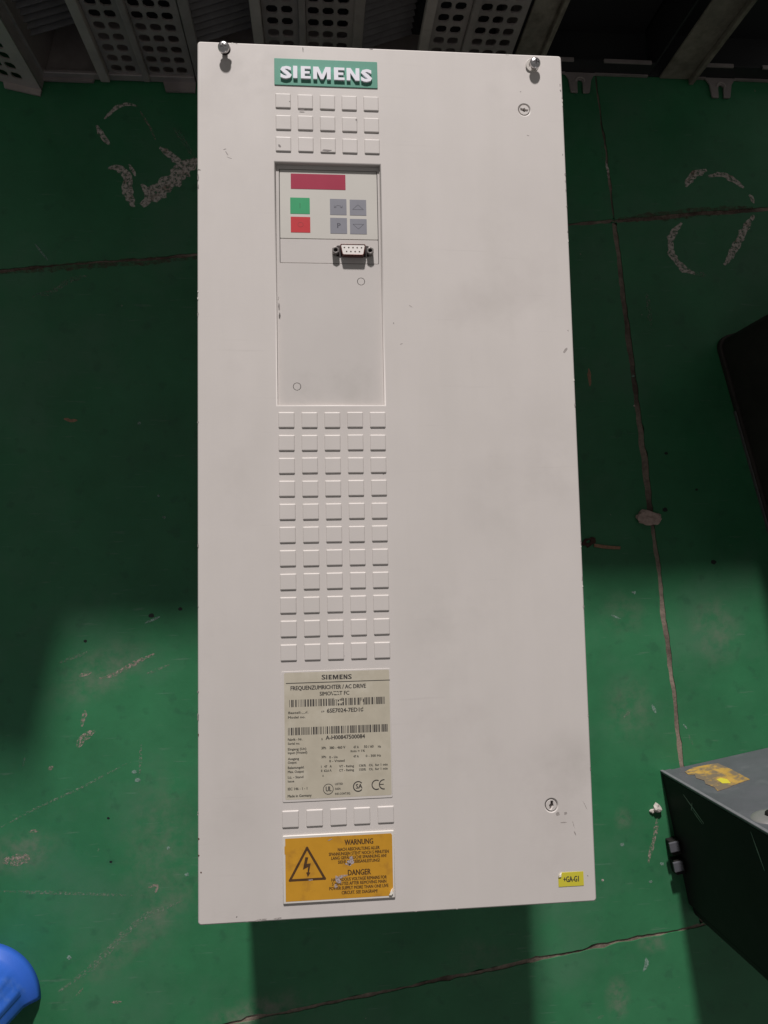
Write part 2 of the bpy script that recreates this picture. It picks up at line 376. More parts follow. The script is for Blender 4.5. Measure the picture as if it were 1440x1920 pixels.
# worn paint on the floor: bands and spots given in photograph pixels, laid on the floor level
chip_n = [0]
def band(name, pts, wpx, m, jit=.35, closed_ends=True):
    rnd = random.Random(900 + chip_n[0]); z = .00004 + .000003 * (chip_n[0] % 40); chip_n[0] += 1
    fp = [at(u, v) for u, v in pts]
    # resample
    dense = []
    for p, q in zip(fp, fp[1:]):
        k = max(2, int((q - p).length / .0035))
        dense += [p + (q - p) * (i / k) for i in range(k)]
    dense.append(fp[-1])
    for _ in range(3): dense = [dense[0]] + [(dense[i - 1] + dense[i] * 2 + dense[i + 1]) / 4 for i in range(1, len(dense) - 1)] + [dense[-1]]
    hw = wpx / 1627 / 2; L = []; R_ = []; n = len(dense)
    for i, p in enumerate(dense):
        d = (dense[min(i + 1, n - 1)] - dense[max(i - 1, 0)]); nn = Vector((-d.y, d.x, 0)).normalized()
        t = i / (n - 1); taper = min(1, .35 + 3 * min(t, 1 - t))
        L.append(p + nn * hw * taper * (1 + rnd.uniform(-jit, jit))); R_.append(p - nn * hw * taper * (1 + rnd.uniform(-jit, jit)))
    b = bmesh.new()
    lv = [b.verts.new((p.x, p.y, z)) for p in L]; rv = [b.verts.new((p.x, p.y, z)) for p in R_]
    for i in range(n - 1): b.faces.new((lv[i], rv[i], rv[i + 1], lv[i + 1]))
    me = bpy.data.meshes.new(name); b.to_mesh(me); b.free()
    return link(name, me, m, floor)
def spot(name, u, v, rxp, ryp, m, rot=0.0, j=.3):
    chip_n[0] += 1; z = .00004 + .000003 * (chip_n[0] % 40)
    p = at(u, v); k = 1000 / 1627
    me_o = extr(name, [blob(p.x * 1000, p.y * 1000, rxp * k, ryp * k, 14, j, rot)], z * 1000, z * 1000 + .02, m, floor)
    return me_o
CP, CT = M['chip_pale'], M['chip_thin']
for pts, wd, m in (
    ([(196, 223), (217, 201), (239, 194), (257, 199)], 7, CP), ([(262, 208), (278, 232), (292, 262)], 4, M['chip_low']),
    ([(181, 235), (187, 250), (205, 271)], 10, CP), ([(203, 316), (223, 311), (238, 331), (239, 362), (251, 388)], 17, CP),
    ([(242, 308), (254, 330)], 6, CP), ([(266, 386), (290, 364), (320, 342), (344, 318), (372, 300)], 29, CP), ([(266, 345), (275, 362), (296, 378)], 12, CP),
    ([(299, 277), (320, 289), (336, 306), (360, 318)], 14, CP), ([(325, 240), (345, 262), (366, 300)], 10, CT),
    ([(1286, 350), (1298, 328), (1325, 319)], 14, CP), ([(1328, 331), (1352, 326), (1376, 337), (1395, 352)], 11, CP), ([(1405, 365), (1415, 381)], 9, CP),
    ([(1278, 418), (1256, 446), (1259, 479), (1283, 507), (1303, 513)], 14, CP), ([(1303, 513), (1325, 517)], 9, CT), ([(1414, 404), (1392, 436), (1378, 468), (1358, 497)], 15, CP),
    ([(60, 556), (95, 548), (130, 525), (165, 516)], 9, CT), ([(66, 458), (90, 489)], 3, M['chip_blue']),
    ([(110, 1243), (150, 1228), (165, 1222)], 6, CT), ([(148, 1268), (172, 1260)], 7, M['chip_low']), ([(186, 1272), (212, 1267), (240, 1250), (265, 1236), (290, 1226)], 7, M['chip_low']),
    ([(235, 1252), (262, 1240)], 9, M['chip_low']), ([(275, 1263), (318, 1246)], 5, CT), ([(160, 1332), (153, 1362)], 8, M['chip_low']), ([(178, 1370), (154, 1384), (145, 1402)], 11, M['chip_low']),
    ([(46, 1420), (44, 1436)], 6, CT), ([(90, 1444), (100, 1437)], 6, M['chip_low']), ([(54, 1559), (72, 1558)], 6, M['chip_low']), ([(5, 1616), (30, 1614), (56, 1608)], 17, M['chip_low']),
    ([(0, 1671), (80, 1673), (160, 1676), (248, 1679)], 5, CT), ([(278, 1664), (300, 1655), (290, 1676)], 5, M['chip_low']), ([(142, 1868), (156, 1852)], 3, M['chip_low']), ([(208, 1879), (228, 1878)], 4, M['chip_low']),
    ([(110, 1860), (180, 1808), (230, 1752), (275, 1716), (340, 1690)], 10, CT), ([(0, 1552), (70, 1514), (150, 1478), (240, 1430)], 4, CT), ([(265, 1395), (262, 1450)], 5, CT),
    ([(272, 1168), (288, 1162), (300, 1156)], 4, M['chip_blue']), ([(120, 785), (132, 791), (145, 788)], 6, M['rust']),
    ([(1168, 1345), (1182, 1333)], 6, CT), ([(1222, 1321), (1230, 1337)], 5, M['chip_blue']), ([(1281, 1358), (1288, 1366)], 5, M['chip_blue']), ([(1291, 1377), (1299, 1396)], 4, CT),
    ([(1233, 1533), (1228, 1568), (1220, 1596), (1216, 1618)], 7, M['chip_low']), ([(1206, 1821), (1216, 1810), (1211, 1796)], 6, M['chip_blue']), ([(1118, 1910), (1132, 1904)], 6, CT),
    ([(1104, 691), (1106, 724)], 6, M['rust']), ([(1146, 1153), (1163, 1160)], 3, M['chip_blue']), ([(1212, 548), (1216, 580), (1222, 612)], 9, CT), ([(1128, 270), (1130, 300)], 3, CT),
    ([(1136, 300), (1142, 335)], 5, M['chip_pale']), ([(1158, 412), (1240, 406), (1320, 398), (1412, 390)], 18, M['rust_dull']), ([(0, 512), (120, 500), (240, 492), (372, 483)], 14, M['rust_dull'])):
    band('paint_scuff', pts, wd, m)
for u, v, r in ((1249, 850, 4), (1247, 956, 5.5), (1306, 918, 3), (1338, 1054, 5.5), (160, 1202, 3), (338, 1142, 4), (284, 1154, 5), (203, 1534, 2.5), (208, 1616, 2.5)):
    spot('black_dot', u, v, r, r * .8, M['dot_dark'], 0, .15)  # flat black dots laid on the floor
for u, v, r in ((261, 793, 4), (297, 930, 3), (308, 970, 3), (1167, 1584, 4), (1241, 1620, 3.5), (1220, 1653, 3), (1187, 705, 3), (1190, 761, 2.5), (1130, 1650, 2.5), (258, 1462, 5), (252, 1447, 4), (316, 1590, 3), (130, 1795, 4), (350, 1640, 4), (1189, 1111, 4)):
    spot('paint_fleck', u, v, r, r * .8, M['chip_blue'] if r > 2.6 else CP, 0, .3)

# ================================================================== THE DRIVE
drive = thing('ac_drive', 'large cream frequency drive lying face up on the green floor', 'drive')
W2 = 131.7
CZ = 350.0
recx = (-78.0, -4.2); recy = (39.0, 212.4)
fast = [P(983, 206), P(1034, 1510)]
cover = extr('front_cover', [rect(-W2, -300, W2, 300, 2.2), rect(recx[0], recy[0], recx[1], recy[1])] + [circ(x, y, 4.15, 24) for x, y in fast],
             CZ - 3, CZ, M['cover'], drive, bev=.9)
extr('cover_skirt', [rect(-W2 + .15, -299.85, W2 - .15, 299.85, 2.1), rect(-W2 + 2, -298, W2 - 2, 298, 1)], 300, CZ - 2.2, M['cover'], cover)
extr('recess_frame', [rect(recx[0] - 2, recy[0] - 2, recx[1] + 2, recy[1] + 2), rect(recx[0] + .2, recy[0] + .2, recx[1] - .2, recy[1] - .2)], CZ - 4.6, CZ - 2.4, M['cover'], cover)
box('recess_floor', recx[0] - 2, recy[0] - 2, CZ - 5.6, recx[1] + 2, recy[1] + 2, CZ - 4.65, M['gap'], cover)
# chassis below the cover: steel tub, unseen heat sink widened to shape the floor shadow, lugs, louvre slots as dark strips
body = box('chassis', -W2 + 2.5, -297, 3, W2 - 2.5, 297, 342, M['steel'], drive, .8, 1)
box('heat_sink_base', -139, -300, 0, 154, 240, 205, M['steel'], body, 1.2, 1)
for k in range(14):
    for sx in (-1, 1):
        yy = -220 + k * 32
        if sx < 0: box('louvre_dark_strip', -W2 - .2, yy, 225, -W2 + 3.0, yy + 20, 229, M['gap'], body)  # slots as solid strips, their inner shade given by dark colour
        else: box('louvre_dark_strip', W2 - 3.0, yy, 225, W2 - .9, yy + 20, 229, M['gap'], body)
# raised square pads
pb = bmesh.new(); bmesh.ops.create_cube(pb, size=1)
for v in pb.verts:
    s = 10.9 if v.co.z < 0 else 10.5
    v.co = Vector((v.co.x * s, v.co.y * s, (v.co.z + .5) * .78 - .05)) * .001
bmesh.ops.bevel(pb, geom=[e for e in pb.edges if all(v.co.z > .0003 for v in e.verts)] + [e for e in pb.edges if abs(e.verts[0].co.z - e.verts[1].co.z) > .0003], offset=.00052, segments=2, affect='EDGES', profile=.5)
pad_me = bpy.data.meshes.new('raised_pad'); pb.to_mesh(pad_me); pb.free(); pad_me.materials.append(M['cover'])
padx = [-72.0, -56.35, -40.75, -25.1, -9.5]
rows = [257.5, 241.6, 225.6] + [28.4 - 15.72 * k for k in range(11)] + [-236.5]
for y in rows:
    for x in padx:
        o = link('raised_pad', pad_me, None, cover); o.location = ((x + random.uniform(-.12, .12)) * .001, (y + random.uniform(-.12, .12)) * .001, CZ * .001)
        o.rotation_euler = (0, 0, random.uniform(-.006, .006))

# maker's plate with raised letters
lp = extr('maker_plate', [rect(-78.0, 269.4, -4.6, 289.3, .4, 2)], CZ - .1, CZ + .5, M['logo_green'], drive, bev=.15)
def L4(cx, cy): return P(480 + cx / 4.571, 90 + cy / 4.571, FZ + .002)
for ch, ax, bx_ in (('S', 208, 306), ('I', 318, 354), ('E', 384, 468), ('M', 490, 640), ('E', 668, 758), ('N', 776, 886), ('S', 898, 994)):
    f = (ax - 208) / 786
    yb = L4(ax, 250 + f * 34)[1]; yt = L4(ax, 146 + f * 32)[1]
    block(ch, L4(ax, 200)[0], yb, L4(bx_, 200)[0], yt, CZ + .45, CZ + 1.9, M['logo_white'], lp, 'raised_letter')

# quarter-turn fasteners
for i, (x, y) in enumerate(fast):
    rnd = random.Random(40 + i); t0 = -.22 if i == 0 else 1.35
    sl = []
    for px_, py_ in ((-3.0, .9), (-1.2, .7), (-.2, 1.5), (.9, .8), (2.7, 1.0), (3.0, -.7), (1.4, -.8), (.3, -1.6), (-.9, -.9), (-2.8, -.6)):
        px_ += rnd.uniform(-.25, .25); py_ += rnd.uniform(-.25, .25)
        sl.append((x + px_ * math.cos(t0) - py_ * math.sin(t0), y + px_ * math.sin(t0) + py_ * math.cos(t0)))
    fo = extr('quarter_turn_fastener', [circ(x, y, 3.75, 24), sl], CZ - 2.5, CZ - .15, M['cover'], drive, bev=.15)
    lathe('fastener_socket', [(3.7, 0), (3.7, .3), (0, .3)], M['scuff'], fo, 16, (x, y, CZ - 2.6))
    lathe('fastener_well', [(4.6, 0), (4.6, .2), (0, .2)], M['gap'], fo, 16, (x, y, CZ - 3.3))

# two cross-head screws standing out of the top edge
def cross_head():
    prof = [(0, -.1), (3.4, -.1), (4.0, .3), (4.1, .9), (3.8, 1.7), (3.1, 2.35), (2.1, 2.8), (1.0, 3.02), (0, 3.08)]
    bm_ = bmesh.new(); n = 28; rings = []
    for r, z in prof:
        rings.append([bm_.verts.new((0, 0, z))] if r == 0 else [bm_.verts.new((r * math.cos(2 * math.pi * k / n), r * math.sin(2 * math.pi * k / n), z)) for k in range(n)])
    for a_, c_ in zip(rings, rings[1:]):
        for k in range(n):
            k2 = (k + 1) % n
            if len(a_) == 1: bm_.faces.new((a_[0], c_[k2], c_[k]))
            elif len(c_) == 1: bm_.faces.new((a_[k], a_[k2], c_[0]))
            else: bm_.faces.new((a_[k], a_[k2], c_[k2], c_[k]))
    bmesh.ops.recalc_face_normals(bm_, faces=bm_.faces)
    me = bpy.data.meshes.new('h'); bm_.to_mesh(me); bm_.free()
    ho = bpy.data.objects.new('h', me); C.objects.link(ho)
    s, l = .55, 2.25
    cm = curve_mesh([[(-l, -s), (-s, -s), (-s, -l), (s, -l), (s, -s), (l, -s), (l, s), (s, s), (s, l), (-s, l), (-s, s), (-l, s)]], 1.5, 0)
    cm.transform(Matrix.Translation((0, 0, 2.9)))
    co = bpy.data.objects.new('c', cm); C.objects.link(co)
    md = ho.modifiers.new('b', 'BOOLEAN'); md.object = co; md.operation = 'DIFFERENCE'; md.solver = 'EXACT'
    out = bpy.data.meshes.new_from_object(ho.evaluated_get(bpy.context.evaluated_depsgraph_get()))
    bpy.data.objects.remove(ho); bpy.data.objects.remove(co)
    out.transform(MM)
    for f in out.polygons: f.use_smooth = True
    out.set_sharp_from_angle(angle=math.radians(38))
    return out
head_me = cross_head()
for i, (u, v, hz, tilt, rz) in enumerate(((419, 86, 4.4, (.22, -.06, 0), .12), (1004, 116, 3.2, (.10, .10, 0), -.05))):
    x, y = P(u, v, FZ + hz * .001 + .002)
    so = link('cross_head_screw', head_me if i == 0 else head_me.copy(), M['screw'], drive)
    so.location = (x * .001, y * .001, (CZ + hz) * .001); so.rotation_euler = (tilt[0], tilt[1], rz)
    lathe('screw_shank', [(1.9, -hz - 1), (1.9, .1)], M['screw'], so, 14)
    if i == 1: extr('washer', [circ(-.9, .3, 4.9, 24), circ(-.9, .3, 2.6, 18)], -hz + .05, -hz + .9, M['plate_white'], so, bev=.2)
    else: extr('washer', [circ(.6, -.6, 3.9, 24), circ(.6, -.6, 2.3, 18)], -1.2, -.4, M['db_dark'], so, bev=.2)

# recessed lid with a window for the control panel
RZ = .347
def Q(u, v): return P(u, v, RZ)
discs = [Q(677, 528), Q(557, 725)]
px0, py0, px1, py1 = -75.6, 140.6, -5.9, 209.4
lid = extr('recess_lid', [rect(recx[0] + .3, recy[0] + .3, recx[1] - .3, recy[1] - .3), rect(px0, py0, px1, py1, .6, 2)] + [circ(x, y, 2.75, 24) for x, y in discs],
           CZ - 4.4, CZ - 3.0, M['lid'], drive, bev=.12)
for x, y in discs: lathe('knockout_disc', [(2.42, -1.0), (2.42, -.12), (2.3, 0), (0, 0)], M['lid'], lid, 24, (x, y, CZ - 3.0), smooth=False)
panel = extr('control_panel', [rect(px0 + .45, 158.75, px1 - .45, py1 - .45, .5, 2)], CZ - 4.4, CZ - 3.25, M['keypad'], drive, bev=.1)
strip = extr('connector_strip', [rect(px0 + .45, py0 + .45, px1 - .45, 158.3, .5, 2)], CZ - 4.4, CZ - 3.25, M['lid'], drive, bev=.1)
KT = CZ - 3.25
def keyrect(name, u0, v0, u1, v1, m):
    (a0, b0), (a1, b1) = Q(u0, v0), Q(u1, v1)
    return extr(name, [rect(a0, b0, a1, b1, .25, 2)], KT - .1, KT + .12, m, panel), ((a0 + a1) / 2, (b0 + b1) / 2, abs(a1 - a0), abs(b1 - b0))
keyrect('display_window', 545, 325, 648, 356, M['display'])
_, kg = keyrect('start_key', 544, 370, 581, 401, M['key_green'])
_, kr = keyrect('stop_key', 545, 406, 582, 436, M['key_red'])
_, ka = keyrect('reverse_key', 618.5, 372.5, 650, 403, M['key_grey'])
_, kb = keyrect('raise_key', 655.5, 374, 687, 404, M['key_grey'])
_, kc = keyrect('program_key', 619, 408, 651, 438, M['key_grey'])
_, kd = keyrect('lower_key', 656, 410, 688, 439, M['key_grey'])
def line(pts, wd, z, m, parent, name='key_symbol', closed=False):
    """thin printed stroke, mm"""
    b = bmesh.new(); P2 = [Vector((x, y, 0)) for x, y in pts]
    segs = list(zip(P2, P2[1:])) + ([(P2[-1], P2[0])] if closed else [])
    for i, (p, q) in enumerate(segs):
        d = (q - p).normalized(); n = Vector((-d.y, d.x, 0)) * wd / 2; e = d * wd * .45; zz = Vector((0, 0, z + .003 * i))
        b.faces.new([b.verts.new((c + zz) * .001) for c in (p - e + n, p - e - n, q + e - n, q + e + n)])
    bmesh.ops.recalc_face_normals(b, faces=b.faces)
    me = bpy.data.meshes.new(name); b.to_mesh(me); b.free()
    return link(name, me, m, parent)
SZ = KT + .14
line([(kg[0], kg[1] - 1.7), (kg[0], kg[1] + 1.9)], .35, SZ, M['ink_keyg'], panel)
line([(kr[0] + 1.9 * math.cos(t * math.pi / 6), kr[1] + 1.7 * math.sin(t * math.pi / 6)) for t in range(12)], .34, SZ, M['ink_keyr'], panel, closed=True)
line([(ka[0] - 2.6, ka[1] - .6), (ka[0] - 1.6, ka[1] + .6), (ka[0], ka[1] + 1.0), (ka[0] + 1.6, ka[1] + .6), (ka[0] + 2.6, ka[1] - .6)], .3, SZ, M['ink_key'], panel)
line([(ka[0] - 2.9, ka[1] + .8), (ka[0] - 2.7, ka[1] - .7), (ka[0] - 1.4, ka[1] - .4)], .3, SZ, M['ink_key'], panel)
line([(ka[0] + 2.9, ka[1] + .8), (ka[0] + 2.7, ka[1] - .7), (ka[0] + 1.4, ka[1] - .4)], .3, SZ, M['ink_key'], panel)
line([(kb[0] - 3.8, kb[1] - 1.5), (kb[0] + 3.8, kb[1] - 1.5), (kb[0], kb[1] + 2.0)], .3, SZ, M['ink_key'], panel, closed=True)
line([(kd[0] - 3.8, kd[1] + 1.6), (kd[0] + 3.8, kd[1] + 1.6), (kd[0], kd[1] - 1.9)], .3, SZ, M['ink_key'], panel, closed=True)
put_text('P', kc[0] - 1.1, kc[1] - 1.7, kc[0] + 1.2, 3.5, SZ - .02, M['ink_key'], panel, name='key_symbol')

# nine-pole socket: shell, white face with pin holes, hex posts
SKT = KT + 4.8
cx0, cy0 = P(662, 467, FZ + .002)
sock = thing('x', '', '') if False else None
def dshape(sc, dx=0, dy=0):
    pts = [(-8.3, 3.9), (8.3, 3.9), (8.9, 3.2), (7.7, -3.3), (7.0, -3.9), (-7.0, -3.9), (-7.7, -3.3), (-8.9, 3.2)]
    return [(cx0 + x * sc[0] + dx, cy0 + y * sc[1] + dy) for x, y in pts]
sock = extr('serial_socket', [dshape((1, 1)), dshape((.93, .9))], KT - .2, SKT, M['db_shell'], drive, bev=.15)
holes = [(-6.0 + 3.0 * k, 1.35) for k in range(5)] + [(-4.5 + 3.0 * k, -1.5) for k in range(4)]
extr('socket_face', [dshape((.925, .89))] + [circ(cx0 + x, cy0 + y, .62, 10) for x, y in holes], KT + 1.0, SKT - .25, M['db_white'], sock)
extr('socket_core', [dshape((.9, .86))], KT - .1, KT + .9, M['db_dark'], sock)
extr('socket_flange', [rect(cx0 - 15.3, cy0 - 2.2, cx0 + 15.3, cy0 + 2.2, 1.8, 3), dshape((1.01, 1.01))] if False else [rect(cx0 - 11.8, cy0 - 3.4, cx0 + 11.8, cy0 + 4.6, 1.5, 3)], KT - .15, KT + .5, M['db_dark'], sock)
for sx in (-1, 1):
    hx, hy = cx0 + sx * 12.1, cy0 - .4
    hexo = [(hx + 2.75 * math.cos(math.pi / 6 + k * math.pi / 3), hy + 2.75 * math.sin(math.pi / 6 + k * math.pi / 3)) for k in range(6)]
    ho = extr('hex_post', [hexo, circ(hx, hy, 1.35, 12)], KT - .1, KT + 4.4, M['db_nut'], sock, bev=.25)

# nameplate
npl = extr('nameplate', [rect(-77.0, -225.6, -4.6, -141.0, .8, 2)], CZ - .1, CZ + .30, M['cover'], drive, bev=.15)
def NP(cx, cy): return P(500 + cx / 5.538, 1230 + cy / 5.538)
def NW(cx, cy): return P(500 + cx / 5.538, 1490 + cy / 5.538)
extr('label_film', [rect(-75.3, -224.0, -5.2, -141.9, 1.0, 3)], CZ + .24, CZ + .34, M['label'], npl)
TZ = CZ + .36
for s, a0, yb, a1, cap, off, m in (
    ('FREQUENZUMRICHTER / AC DRIVE', 248, 356, 1028, 42, .06, 'ink'), ('SIMOVERT FC', 550, 411, 856, 40, .06, 'ink_soft'),
    ('1P', 568, 586, 598, 18, .1, 'ink'), ('6SE7024-7ED10', 625, 588, 1000, 42, .07, 'ink'), ('A-H00847500084', 612, 868, 1018, 42, .07, 'ink'), ('S', 568, 872, 580, 20, .1, 'ink'),
    ('Bestell-Nr.', 225, 602, 430, 24, 0, 'ink_soft'), ('Model no.', 222, 650, 400, 24, 0, 'ink_soft'), ('Fabrik - Nr.', 220, 880, 370, 24, 0, 'ink_soft'), ('Serial no.', 220, 921, 345, 22, 0, 'ink_soft'),
    ('Eingang (Un)', 220, 980, 410, 24, 0, 'ink_soft'), ('Input (Vrated)', 220, 1018, 420, 24, 0, 'ink_soft'), ('3Ph', 568, 968, 615, 26, .1, 'ink_soft'), ('380 - 460 V', 652, 965, 815, 26, .1, 'ink_soft'),
    ('47 A', 900, 958, 955, 26, .1, 'ink_soft'), ('50 / 60', 1010, 953, 1108, 26, .1, 'ink_soft'), ('Hz', 1155, 950, 1185, 24, .1, 'ink_soft'), ('fmin = 1%', 870, 998, 1018, 22, 0, 'ink_soft'),
    ('Ausgang', 220, 1080, 335, 24, 0, 'ink_soft'), ('Output', 220, 1118, 310, 24, 0, 'ink_soft'), ('3Ph', 568, 1060, 615, 24, .05, 'ink_soft'), ('0 - Un', 650, 1062, 735, 24, .05, 'ink_soft'),
    ('0 - Vrated', 650, 1102, 808, 24, .05, 'ink_soft'), ('47 A', 900, 1053, 955, 24, .1, 'ink_soft'), ('0 - 300 Hz', 1028, 1048, 1185, 24, .1, 'ink_soft'),
    ('Belastungskl.', 220, 1172, 390, 24, 0, 'ink_soft'), ('Max. Output', 220, 1215, 385, 24, 0, 'ink_soft'), ('I   47   A', 565, 1160, 675, 24, .05, 'ink_soft'), ('II  62,6 A', 565, 1203, 672, 24, .05, 'ink_soft'),
    ('VT - Rating', 752, 1157, 905, 24, .05, 'ink_soft'), ('CT - Rating', 752, 1198, 905, 24, .05, 'ink_soft'), ('136%   OL  for 1 min', 960, 1148, 1255, 24, .05, 'ink_soft'), ('150%   OL  for 1 min', 960, 1190, 1255, 24, .05, 'ink_soft'),
    ('Lü. - Stand', 220, 1272, 380, 24, 0, 'ink_soft'), ('A', 578, 1252, 592, 20, .1, 'ink'), ('Issue', 220, 1312, 285, 22, 0, 'ink_soft'), ('IEC 146 - 1 - 1', 220, 1394, 420, 26, .05, 'ink_soft'),
    ('Made in Germany', 218, 1468, 465, 26, .05, 'ink_soft'), ('LISTED', 710, 1338, 790, 20, 0, 'ink_soft'), ('56EA', 710, 1388, 768, 20, 0, 'ink_soft'), ('IND.CONT.EQ.', 710, 1440, 870, 20, 0, 'ink_soft')):
    xa, ya = NP(a0, yb); xb, _ = NP(a1, yb); put_text(s, xa, ya, xb, cap / 5.538 / 2.90, TZ, M[m], npl, off)
for ch, ax, bx_ in (('S', 570, 608), ('I', 617, 630), ('E', 643, 676), ('M', 686, 744), ('E', 756, 789), ('N', 798, 838), ('S', 844, 880)):
    xa, ya = NP(ax, 243 - (ax - 570) * .02); xb, yb = NP(bx_, 195 - (ax - 570) * .02); block(ch, xa, ya, xb, yb, TZ, TZ + .05, M['ink'], npl, 'printed_text')
(ra, rb), (rc, rd) = NP(200, 284), NP(1280, 262)
extr('printed_rule', [rect(ra, rb - .22, rc, rb + .22)], TZ, TZ + .05, M['ink'], npl)
def barcode(cx_0, cx_1, yt, yb_, seed):
    rnd = random.Random(seed); x, yT = NP(cx_0, yt); xe, _ = NP(cx_1, yt); _, yB = NP(cx_0, yb_)
    b = bmesh.new()
    while x < xe - .3:
        wd = rnd.choice((.30, .30, .42, .85, .95)); wd = min(wd, xe - x)
        b.faces.new([b.verts.new((px_ * .001, py_ * .001, (TZ + .02) * .001)) for px_, py_ in ((x, yB), (x + wd, yB), (x + wd, yT), (x, yT))])
        x += wd + rnd.choice((.30, .36, .42, .80, .95))
    me = bpy.data.meshes.new('printed_barcode'); b.to_mesh(me); b.free(); link('printed_barcode', me, M['ink'], npl)
barcode(235, 1228, 456, 531, 3); barcode(222, 1266, 745, 824, 4)
def ringm(cx, cy, r, wd, a0=0, a1=360, name='approval_mark', flat=1.0):
    n = 26; pts = [(cx + r * math.cos(math.radians(a0 + (a1 - a0) * k / n)), cy + r * flat * math.sin(math.radians(a0 + (a1 - a0) * k / n))) for k in range(n + (0 if a1 - a0 == 360 else 1))]
    line(pts, wd, TZ + .03, M['ink'], npl, name, closed=(a1 - a0 == 360))
x, y = NP(640, 1380); ringm(x, y, 3.25, .34); put_text('UL', x - 1.7, y - 1.4, x + 1.9, 3.0, TZ, M['ink'], npl, .2, name='approval_mark')
x, y = NP(950, 1352); ringm(x, y, 3.1, .62, 45, 315); put_text('SA', x - 1.6, y - 1.4, x + 2.6, 2.9, TZ, M['ink'], npl, .25, name='approval_mark')
x, y = NP(1140, 1335); ringm(x, y, 2.95, .62, 65, 295); x, y = NP(1216, 1330); ringm(x, y, 2.95, .62, 85, 275); line([(x - 2.9, y), (x - .3, y)], .55, TZ + .035, M['ink'], npl, 'approval_mark')
for cx, cy, a_, b2, rt, m in ((740, 432, 7.5, 2.2, .3, 'label'), (765, 480, 4, 2.0, .2, 'label'), (985, 500, 2.6, 5.5, 0, 'label'), (1000, 400, 1.6, 6, .1, 'label'), (385, 580, 5, 1.4, .1, 'label'), (715, 385, 4.2, 1.8, 0, 'label'), (1000, 545, 1.2, 2.6, 0, 'label')):
    x, y = NP(cx, cy); extr('label_scrape', [blob(x, y, a_ * .42, b2 * .5, 16, .35, rt)], TZ + .05, TZ + .10, M[m], npl)

# warning plate
wpl = extr('warning_plate', [rect(-77.3, -289.6, -4.3, -246.6, .6, 2)], CZ - .1, CZ + 1.0, M['plate_white'], drive, bev=.5)
extr('yellow_sticker', [[(-75.6, -288.0), (-7.4, -288.0), (-5.6, -285.6), (-5.6, -249.5), (-6.3, -248.4), (-75.6, -248.4), (-75.6, -253.0), (-76.1, -253.4), (-76.1, -258), (-75.6, -258.5)]], CZ + .93, CZ + 1.06, M['yellow'], wpl)
WZ = CZ + 1.08
for s, a0, yb, a1, cap, off in (('WARNUNG', 808, 517, 1102, 54, .05), ('NACH ABSCHALTUNG ALLER', 738, 580, 1170, 32, .02), ('SPANNUNGEN STEHT NOCH 5 MINUTEN', 645, 630, 1265, 32, .02),
    ('LANG GEFÄHRLICHE SPANNUNG AN!', 670, 671, 1240, 32, .02), ('SIEHE BETRIEBSANLEITUNG!', 740, 711, 1172, 32, .02), ('DANGER', 842, 832, 1078, 56, .05), ('HAZARDOUS VOLTAGE REMAINS FOR', 672, 895, 1245, 32, .02),
    ('5 MINUTES AFTER REMOVING MAIN', 678, 938, 1240, 32, .02), ('POWER SUPPLY MORE THAN ONE LIVE', 650, 986, 1262, 32, .02), ('CIRCUIT. SEE DIAGRAM!', 778, 1028, 1148, 32, .02)):
    xa, ya = NW(a0, yb); xb, _ = NW(a1, yb); put_text(s, xa, ya, xb, cap / 5.538 / 2.93, WZ, M['ink_brown'], wpl, off)
ta, tb, tc = NW(420, 548), NW(243, 885), NW(603, 864)
tb = (tb[0], (tb[1] + tc[1]) / 2); tc = (tc[0], tb[1]); ta = ((tb[0] + tc[0]) / 2, ta[1])
line([ta, tb, tc], 1.55, WZ, M['ink_brown'], wpl, 'warning_triangle', closed=True)
extr('lightning_bolt', [[NW(*q) for q in ((402, 642), (432, 645), (416, 712), (457, 706), (440, 800), (453, 802), (428, 848), (411, 803), (425, 798), (431, 742), (377, 772))]], WZ, WZ + .06, M['ink_brown'], wpl)
for cx, cy, a_, b2, rt in ((868, 690, 3.2, 1.9, .3), (850, 715, 2.6, .9, -.2), (880, 650, 1.5, 1.2, 0), (735, 870, 2.0, 2.3, .5), (790, 838, 3.0, 1.1, .2), (716, 940, 1.2, 1.6, 0), (760, 900, 1.4, 1.0, 0), (455, 878, 1.6, .5, 0), (660, 460, 1.8, .4, .3)):
    x, y = NW(cx, cy); extr('sticker_scrape', [blob(x, y, a_ * .85, b2 * .85, 13, .35, rt)], WZ + .03, WZ + .08, M['scrape'], wpl)
x, y = NW(1292, 1005); extr('curled_corner', [[(x - 1.6, y - 1.6), (x + .9, y + 2.6), (x + 1.0, y - .6), (x + .1, y - 1.7)]], WZ, WZ + .7, M['paper_white'], wpl)

# small yellow tag
tagp = extr('yellow_tag', [[(105.8, -289.1), (123.2, -289.1), (123.2, -280.0), (108.0, -280.0), (105.8, -282.6)]], CZ - .05, CZ + .25, M['tag_yellow'], drive)
extr('peeled_corner', [[(105.7, -282.7), (108.0, -279.9), (107.6, -282.5)]], CZ + .2, CZ + .9, M['paper_white'], tagp)
put_text('+GA-G1', 109.2, -286.3, 119.6, 3.6, CZ + .27, M['ink'], tagp, .12)

